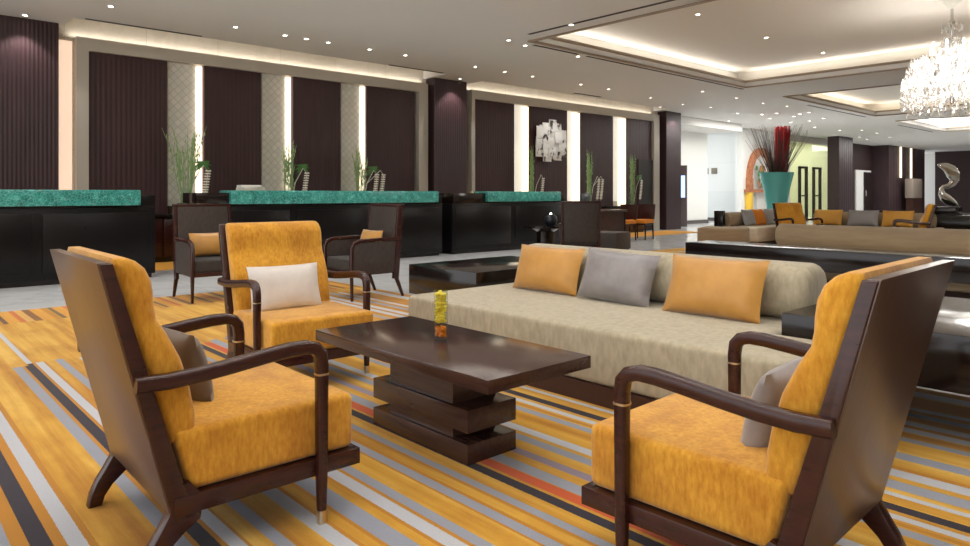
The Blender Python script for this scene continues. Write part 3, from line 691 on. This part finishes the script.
def flowers(label, x, seed, tall=1.55, spread=.34, leaf=True, nsp=1, y=11.98):
    q = random.Random(seed)
    t = thing('flower_arrangement', label, 'flowers', (x, y, FZ+.78), 0, 'flower arrangements on the credenzas')
    MB().lathe([(0, 0), (.07, 0), (.085, .2), (.08, .42), (.076, .42), (.08, .2), (.065, .012), (0, .012)], 20).build('vase', 'pane', t)
    for k in range(22):
        a = q.random()*6.28; r1 = spread*q.random(); h = tall*(.6+.4*q.random())
        p = [(.04*math.cos(a), .03*math.sin(a), .02), (.05*math.cos(a)+.25*r1*math.cos(a), .3*r1*math.sin(a), h*.4), (.6*r1*math.cos(a), .35*r1*math.sin(a), h*.75), (r1*math.cos(a), .4*r1*math.sin(a), h)]
        m = MB().tube(p, [.006, .006, .005, .003], 5)
        for j in range(7):
            f_ = .45+.5*j/7; i0 = min(2, int(f_*3)); A_, B_ = Vector(p[i0]), Vector(p[i0+1]); c = A_.lerp(B_, f_*3-i0)
            m.blob(c+Vector(((q.random()-.5)*.06, (q.random()-.5)*.04, 0)), .02, 1, (.5, .4, 1.9))
        m.build('stem', 'stemgreen', t)
    if leaf:
        m = MB(); c = Vector((.26, -.05, .8)); 
        for aa in (-.5, .1, .6):
            L = .3; pts = []
            for i in range(7):
                u = i/6; w = .055*math.sin(math.pi*min(1, u*.95+.03)); pts.append((u, w))
            V1 = [m.bm.verts.new(c+Vector((L*(u-.5)*math.cos(aa), w*1.0, L*(u-.5)*math.sin(aa)+.03*w*20*0+.05*math.sin(u*3)))) for u, w in pts]
            V2 = [m.bm.verts.new(c+Vector((L*(u-.5)*math.cos(aa)-.6*w*math.sin(aa), -w*.4, L*(u-.5)*math.sin(aa)+.6*w+.05*math.sin(u*3)))) for u, w in pts]
            V3 = [m.bm.verts.new(c+Vector((L*(u-.5)*math.cos(aa)+.6*w*math.sin(aa), -w*.4, L*(u-.5)*math.sin(aa)-.6*w+.05*math.sin(u*3)))) for u, w in pts]
            for i in range(6):
                m.bm.faces.new((V1[i], V1[i+1], V2[i+1], V2[i])); m.bm.faces.new((V1[i+1], V1[i], V3[i], V3[i+1])); m.bm.faces.new((V2[i], V2[i+1], V3[i+1], V3[i]))
        m.tube([(.03, 0, .05), (.1, -.02, .5), (.22, -.05, .78)], [.007, .007, .006], 5)
        m.build('leaf', 'leaf', t)
    for k in range(nsp):
        bx_ = .34+.16*k; p = [(.03, -.02, .05), (.12, -.05, .55), (bx_-.08, -.08, .82), (bx_, -.08, .72), (bx_-.04, -.08, .42), (bx_-.09, -.08, .16)]
        m = MB().tube(p, .006, 5)
        for j in range(13):
            u = 3+j/13*2; i0 = min(4, int(u)); c = Vector(p[i0]).lerp(Vector(p[i0+1]), u-i0)
            for sx in (-1, 1): m.blob(c+Vector((sx*.026, 0, .008)), .027, 1, (1.2, .8, .6))
        m.build('blossom_spray', 'orchid', t)
for i, (lab, x, tl, sp, lf, ns) in enumerate((('tall flowers with a drooping white spray in the gap between the first two desks', 4.10, 1.5, .42, True, 1), ('tall flowers with a dark green leaf behind the middle desk, near the booklets', 5.95, 1.35, .2, True, 1), ('tall flowers with two drooping sprays behind the middle desk, near the middle pillar', 7.52, 1.35, .26, True, 2),
        ('tall flowers beside the silver wall sculpture on its near side', 12.5, 1.6, .12, False, 1), ('tall flowers on the wall between the silver sculpture and the dark doorway', 14.75, 1.6, .16, False, 2), ('tall flowers beside the dark doorway', 16.75, 1.5, .16, True, 1))):
    flowers(lab, x, i+3, tl, sp, lf, ns)

# silver wall sculpture: overlapping bright tiles
ws = thing('wall_sculpture', 'abstract silver wall sculpture of overlapping square tiles on a fluted panel', 'sculpture', (13.46, 12.26, 2.5)); ws.scale = (.95, 1, .93)
q = random.Random(11)
cells = [(-.42, .22), (-.42, -.05), (-.42, -.3), (-.2, .32), (-.18, .06), (-.2, -.2), (-.14, -.42), (.06, .42), (.05, .16), (.06, -.1), (.04, -.36), (.28, .36), (.3, .1), (.28, -.16), (.3, -.38), (.48, .18), (.5, -.06), (.47, -.26), (-.3, .45*.6), (.16, .28)]
for k, (x, z) in enumerate(cells):
    w, h, dy = .15+.03*q.random(), .15+.03*q.random(), .02+.05*q.random()
    m = MB().box(-w, w, -.012, .012, -h, h, .004).xf(Matrix.Translation((x, -dy, z)) @ Matrix.Rotation(R(q.uniform(-4, 4)), 4, 'Z') @ Matrix.Rotation(R(q.uniform(-5, 5)), 4, 'X'))
    m.build('tile', 'silver_tile', ws)
m = MB()
for x, z in cells[::2]: m.box(x-.015, x+.015, -.03, .04, z-.015, z+.015)
m.build('mounting_pin', 'slot', ws)

# concierge desk with visitors' chairs
cd = thing('desk', 'dark wooden desk with a monitor beside the orange-seated chairs', 'desk', (12.5, 10.1, FZ))
MB().box(-.9, .9, -.38, .38, .7, .75, .003).build('desk_top', 'wood', cd); MB().box(-.85, .85, -.33, -.3, .05, .7).build('modesty_panel', 'wood', cd)
for sx in (-1, 1): MB().box(sx*.85-.03, sx*.85+.03, -.33, .33, 0, .7).build('side_panel', 'wood', cd)
mo = thing('monitor', 'dark monitor on the desk by the orange-seated chairs', 'monitor', (12.3, 10.1, FZ+.75), R(15))
MB().box(-.25, .25, -.02, .02, .09, .38, .005).build('screen_housing', 'monitor', mo); MB().box(-.03, .03, 0, .04, .01, .15).build('stand', 'monitor', mo); MB().box(-.12, .12, -.08, .1, 0, .012).build('base', 'monitor', mo)
def visitor_chair(label, loc, rz):
    t = thing('visitor_chair', label, 'chair', loc, rz, 'orange-seated chairs')
    MB().box(-.24, .24, -.23, .23, .40, .49, .02, 3).build('seat', 'oranged', t, 60)
    MB().prism([(-.25, .5), (-.21, .5), (-.27, .86), (-.31, .86)], -.24, .24, .008).build('backrest', 'wood', t)
    MB().box(-.23, .23, -.22, .22, .36, .40).build('seat_frame', 'wood', t)
    for sx in (-1, 1):
        for sy in (-1, 1): MB().tube([(sx*.21, sy*.2, .5 if sx < 0 else .38), (sx*.23, sy*.21, 0)], [.02, .014], 8, .6).build('leg', 'wood', t)
    return t
V1 = visitor_chair('orange-seated dark chair nearer the monitor desk', (13.65, 10.04, FZ), R(185))
dup(V1, (14.3, 9.97, FZ), R(190), 'orange-seated dark chair beside the square pillar side, away from the desk')
# small information kiosk
kk = thing('info_kiosk', 'tall dark kiosk with a lit blue screen beside the last fluted pillar', 'kiosk', (20.9, 13.0, FZ), R(32))
MB().box(-.05, .05, -.24, .24, 0, 2.1, .006).build('body', plain('dark taupe laminate', (92, 78, 76), .4), kk)
MB().box(-.06, -.05, -.17, .1, 1.0, 1.75).build('screen', 'screen', kk)
for i, y in enumerate((15.3, 14.9)):
    tag(MB().box(26.57, 26.6, y-.13, y+.13, 1.95, 2.2, .004).build('wall_sign', 'sign'), 'small bronze plate on the pale stone wall', 'sign', 'plates on the stone wall')

# ------------------------------------------------------------------ big vase, arch and steel sculpture
fv = thing('floor_vase', 'huge teal glass floor vase of red and dark branches', 'vase', (21.7, 10.0, FZ))
MB().lathe([(0, 0), (.3, 0), (.26, .2), (.3, .7), (.4, 1.3), (.52, 1.8), (.49, 1.8), (.37, 1.3), (.27, .7), (.2, .2), (0, .05)], 36).build('vessel', 'tealglass', fv)
q = random.Random(5); m = MB()
for k in range(150):
    a = q.random()*6.28; r0, r1 = .14*math.sqrt(q.random()), .3*math.sqrt(q.random()); m.tube([(.12+r0*math.cos(a), -.1+r0*math.sin(a), .6), (.14+.8*r1*math.cos(a), -.13+.8*r1*math.sin(a), 2.95+.35*q.random())], [.017, .017], 5)
o = m.build('red_branches', 'red', fv); o['kind'] = 'stuff'
m = MB()
for k in range(120):
    a = q.random()*6.28; r1 = .2+.8*q.random(); h = 2.7+.6*q.random()
    m.tube([(.05*math.cos(a), .05*math.sin(a), .8), (.35*r1*math.cos(a), .35*r1*math.sin(a), 1.9), (r1*math.cos(a), r1*math.sin(a), h)], [.012, .009, .004], 4)
o = m.build('dark_branches', 'twig', fv); o['kind'] = 'stuff'
ar = thing('arch_relief', 'colourful terracotta arch relief on the white shop wall behind the big vase', 'relief', (27.1, 13.11, FZ))
pts = []
def archring(r0, r1, z0, hz, y0, y1, m):
    n = 24; prev = None
    for i in range(n+1):
        a = math.pi*i/n; c_, s_ = math.cos(a), math.sin(a)
        cur = [m.bm.verts.new((r*c_, y, z0+r*s_*hz)) for r in (r0, r1) for y in (y0, y1)]
        if prev:
            for p_, q_ in ((0, 1), (1, 3), (3, 2), (2, 0)): m.bm.faces.new((prev[p_], prev[q_], cur[q_], cur[p_]))
        prev = cur
m = MB(); archring(.86, 1.12, 1.75, 1.1, -.07, .08, m); m.box(-1.15, -.8, -.07, .08, 1.3, 1.75).box(.8, 1.15, -.07, .08, 1.3, 1.75).box(-1.3, 1.3, -.1, .08, 1.18, 1.3).build('arch', 'terra', ar)
for x in (-1.05, 1.05): MB().box(x-.16, x+.16, -.1, .08, 0, 1.18, .01).build('column', 'ochre', ar)
q = random.Random(3); m = MB()
for k in range(12): m.blob((q.uniform(-.4, .4), 0, 1.75+q.uniform(-.3, .55)), .09, 1, (1, .5, 1.3), .3)
m.build('figures', 'leaf', ar)
m = MB()
for k in range(10): m.blob((q.uniform(-.4, .4), -.02, 1.7+q.uniform(-.3, .55)), .08, 1, (1, .5, 1.3), .3)
m.build('figures', 'terra', ar)
pe = thing('pedestal', 'wide low black pedestal under the steel sculpture', 'pedestal', (19.9, 4.75, FZ))
MB().box(-.55, .55, -.95, .75, 0, .6, .005).build('block', 'black', pe); MB().box(-.3, .3, -.1, .5, .6, .8, .005).build('sculpture_base', 'black', pe)
st = thing('steel_sculpture', 'curled polished steel sculpture on the black pedestal', 'sculpture', (19.9, 4.95, FZ+.815))
# sweeps in a vertical plane; a = across (m), z = up
ax = Vector((.739, -.674, 0))
crest = [(-.17, 1.02, .025), (-.08, 1.0, .07), (.03, .97, .11), (.13, .90, .15), (.21, .78, .165), (.24, .66, .13), (.19, .56, .085), (.09, .50, .06), (-.03, .47, .05)]
MB().tube([ax*a+Vector((0, 0, z)) for a, z, r_ in crest], [(r_*.75, r_) for a, z, r_ in crest], 16).build('crest', 'steel', st, 80)
body = [(-.02, .48, .045), (-.08, .40, .06), (-.07, .29, .10), (.0, .19, .14), (.12, .10, .14), (.24, .04, .09), (.33, .0, .04)]
MB().tube([ax*a+Vector((0, 0, z+.02)) for a, z, r_ in body], [(r_*.8, r_*.8) for a, z, r_ in body], 16).build('body', 'steel', st, 80)
cab = thing('podium', 'small grey and brown podium between the two light strips on the far dark wall', 'podium', (42.8, 12.1, FZ))
MB().box(-.8, .8, -.2, .2, .9, 1.95, .02).build('cabinet', plain('warm grey laminate', (150, 136, 124), .4), cab); MB().box(-.7, .7, -.18, .18, 0, .9).build('stand', 'terra' if False else 'darkbrown', cab)

# ------------------------------------------------------------------ chandelier
CH = (12.45, 3.0, 2.38)
ch = thing('chandelier', 'large crystal chandelier hanging in the big ceiling coffer', 'chandelier', CH)
MB().lathe([(0, 1.735), (.13, 1.735), (.14, 1.71), (.09, 1.64), (.04, 1.58), (0, 1.56)], 24).build('ceiling_rose', 'orchid', ch)
MB().lathe([(0, .1), (.03, .12), (.05, .3), (.02, .5), (.045, .7), (.02, .95), (.02, 1.3), (.05, 1.36), (.02, 1.42), (.02, 1.6), (0, 1.6)], 16).build('stem', 'steel', ch)
tiers = [(.66, .30, 18), (.48, .58, 14), (.28, .86, 8)]
for r_, z, n in tiers:
    for k in range(n):
        a = 2*math.pi*k/n; c_, s_ = math.cos(a), math.sin(a)
        m = MB().tube([(.03*c_, .03*s_, z), (.4*r_*c_, .4*r_*s_, z-.1), (.8*r_*c_, .8*r_*s_, z-.06), (r_*c_, r_*s_, z+.04)], .011, 6)
        m.lathe([(0, 0), (.035, .015), (.04, .03), (0, .03)], 10, (r_*c_, r_*s_, z+.03))
        arm = m.build('candle_arm', 'crystal', ch)
        MB().lathe([(.0, 0), (.011, 0), (.011, .07), (.018, .09), (.012, .13), (0, .15)], 8, (r_*c_, r_*s_, z+.06)).build('bulb', 'bulb', arm)
q = random.Random(9)
def drop(m, c, s):
    x, y, z = c; t_ = m.bm.verts.new((x, y, z+s*1.6)); b_ = m.bm.verts.new((x, y, z-s*1.6))
    a0 = q.random()*6.28; ring = [m.bm.verts.new((x+s*.6*math.cos(a0+i*math.pi/2), y+s*.6*math.sin(a0+i*math.pi/2), z-s*.3)) for i in range(4)]
    for i in range(4):
        j = (i+1) % 4; m.bm.faces.new((t_, ring[i], ring[j])); m.bm.faces.new((b_, ring[j], ring[i]))
m = MB()
for k in range(1500):
    v_ = q.random(); prof_r = .70*math.sqrt(max(0, 1-(v_-.18)**2/.85)) if v_ < .75 else .34*(1-v_)*1.3+.12
    z = -.02+v_*1.12; r_ = prof_r*(.55+.45*math.sqrt(q.random())); a = q.random()*6.28
    drop(m, (r_*math.cos(a), r_*math.sin(a), z), .022+.014*q.random())
for r_, z, n in tiers:      # strings of drops under each ring
    for k in range(n*3):
        a = 2*math.pi*k/(n*3)
        for j in range(4): drop(m, (r_*math.cos(a), r_*math.sin(a), z-.05-.055*j), .018)
for k in range(40):
    a = 2*math.pi*k/40; drop(m, (.13*math.cos(a), .13*math.sin(a), 1.28+.05*math.sin(k)), .02)
o = m.build('crystal_drops', 'crystal', ch, 0); o['kind'] = 'stuff'

# ------------------------------------------------------------------ lights
def area(name, loc, rot, sx, sy, power, color=(1, .9, .78)):
    l = bpy.data.lights.new(name, 'AREA'); l.shape = 'RECTANGLE'; l.size = sx; l.size_y = sy; l.energy = power; l.color = color
    o = bpy.data.objects.new(name, l); COL.objects.link(o); o.location = loc; o.rotation_euler = rot; return o
def spot(loc, power, angle=80, blend=.6, color=(1, .97, .92), r=.05):
    l = bpy.data.lights.new('ceiling_spot', 'SPOT'); l.energy = power; l.spot_size = R(angle); l.spot_blend = blend; l.color = color; l.shadow_soft_size = r
    o = bpy.data.objects.new('ceiling_spot', l); COL.objects.link(o); o.location = loc; return o
WARM, NEUT = (1, .9, .76), (.985, .99, 1)
def coffer_lights(k, per_m, color):
    xa, xb, ya, yb = HOLES[k]; z = CZ+.2
    area('cove_lamp', (xa-.25, (ya+yb)/2, z), (0, R(-150), 0), .1, yb-ya, per_m*(yb-ya), color)
    area('cove_lamp', (xb+.25, (ya+yb)/2, z), (0, R(150), 0), .1, yb-ya, per_m*(yb-ya), color)
    area('cove_lamp', ((xa+xb)/2, ya-.25, z), (R(150), 0, 0), xb-xa, .1, per_m*(xb-xa), color)
    area('cove_lamp', ((xa+xb)/2, yb+.25, z), (R(-150), 0, 0), xb-xa, .1, per_m*(xb-xa), color)
coffer_lights('K0', 12, NEUT); coffer_lights('K1', 2.6, (1, .95, .88)); coffer_lights('K2', 3, WARM); coffer_lights('K3', 24, NEUT)  # the K0 lamps are added out of view to brighten the seats
for cx_, ln in ((5.9, 6.9), (14.5, 7.6)):
    area('cove_lamp', (cx_, 12.34, 3.575), (R(172), 0, 0), ln, .06, 11, WARM)
# added fill lamp over the seats, inside the unseen coffer
area('seat_fill_lamp', (1.75, 2.3, 4.08), (0, 0, 0), 5.4, 5.4, 110, NEUT)
for x, y in ((.3, .6), (3.6, .6), (.2, 4.2), (3.8, 4.4), (1.9, 2.4)): spot((x, y, 4.08), 45, 70, .7)  # added unseen spots over the seats, without fittings
for x, y in ((1.8, 11.86), (10.0, 11.84), (19, 11.84)): spot((x, y, CZ-.03), 70, 95, .35)
for x in (.2, 2.2, 4.2, 6.2, 8.4, 10.5): spot((x, 8.7, CZ-.03), 75, 100, .6)  # added row without fittings, brightens the floor before the desks
for x in (1.0, 2.59, 4.34, 5.95, 7.56, 9.3, 10.99, 12.63, 14.2): spot((x, 10.5, CZ-.03), 50, 95, .6)
spot((13.4, 11.5, CZ-.03), 60, 110, .6)  # added spot to brighten the silver wall sculpture
for x, y in ((3.5, 7.2), (6.2, 7.6), (6.3, 4.2), (6.3, 1.0), (.5, 7.5), (9.5, 9), (12, 9), (16, 9.2), (19, 9.2)): spot((x, y, CZ-.03), 110, 110, .6)
for x, y in ((22, 11.8), (24.5, 12), (25, 14.5), (22.5, 13)): spot((x, y, CZ-.03), 35, 120, .7, NEUT)
area('lobby_fill', (25.0, 14.8, CZ-.02), (0, 0, 0), 1.2, 2, 22, (1, .98, .94))  # these area lamps are added fill for the far lobby, without fittings
area('lobby_fill', (23.5, 11, CZ-.02), (0, 0, 0), 5, 2, 260, (1, .98, .94))
area('lobby_fill', (38, 10.3, CZ-.02), (0, 0, 0), 9, 2, 300, (1, .98, .94))
area('shop_lamp', (32.5, 14.8, CZ-.05), (0, 0, 0), 4.5, 2, 110, (1, .99, .86))
for z in (.35, .75): 
    l = bpy.data.lights.new('chandelier_lamp', 'POINT'); l.energy = 130; l.color = (1, .97, .92); l.shadow_soft_size = .25
    o = bpy.data.objects.new('chandelier_lamp', l); COL.objects.link(o); o.location = (CH[0], CH[1], CH[2]+z)

w = bpy.data.worlds.new('World'); SC.world = w; w.use_nodes = True
w.node_tree.nodes['Background'].inputs[0].default_value = (.97, .98, 1, 1); w.node_tree.nodes['Background'].inputs[1].default_value = 1.9

# ------------------------------------------------------------------ camera
cam = bpy.data.cameras.new('Camera'); co = bpy.data.objects.new('Camera', cam); COL.objects.link(co)
psi = .8318
co.location = (0, 0, 1.1); co.rotation_euler = (R(90), 0, psi-R(90))
cam.sensor_width = 36; cam.lens = 689.53/970*36; cam.shift_y = -(273-194.2252)/970; cam.clip_end = 200; cam.clip_start = .05
SC.camera = co
SC.view_settings.view_transform = 'Standard'; SC.view_settings.look = 'None'; SC.view_settings.gamma = 1; SC.view_settings.use_curve_mapping = False
SC.view_settings.exposure = 0.0
SC.cycles.use_denoising = True
SC.cycles.max_bounces = 8; SC.cycles.sample_clamp_indirect = 6
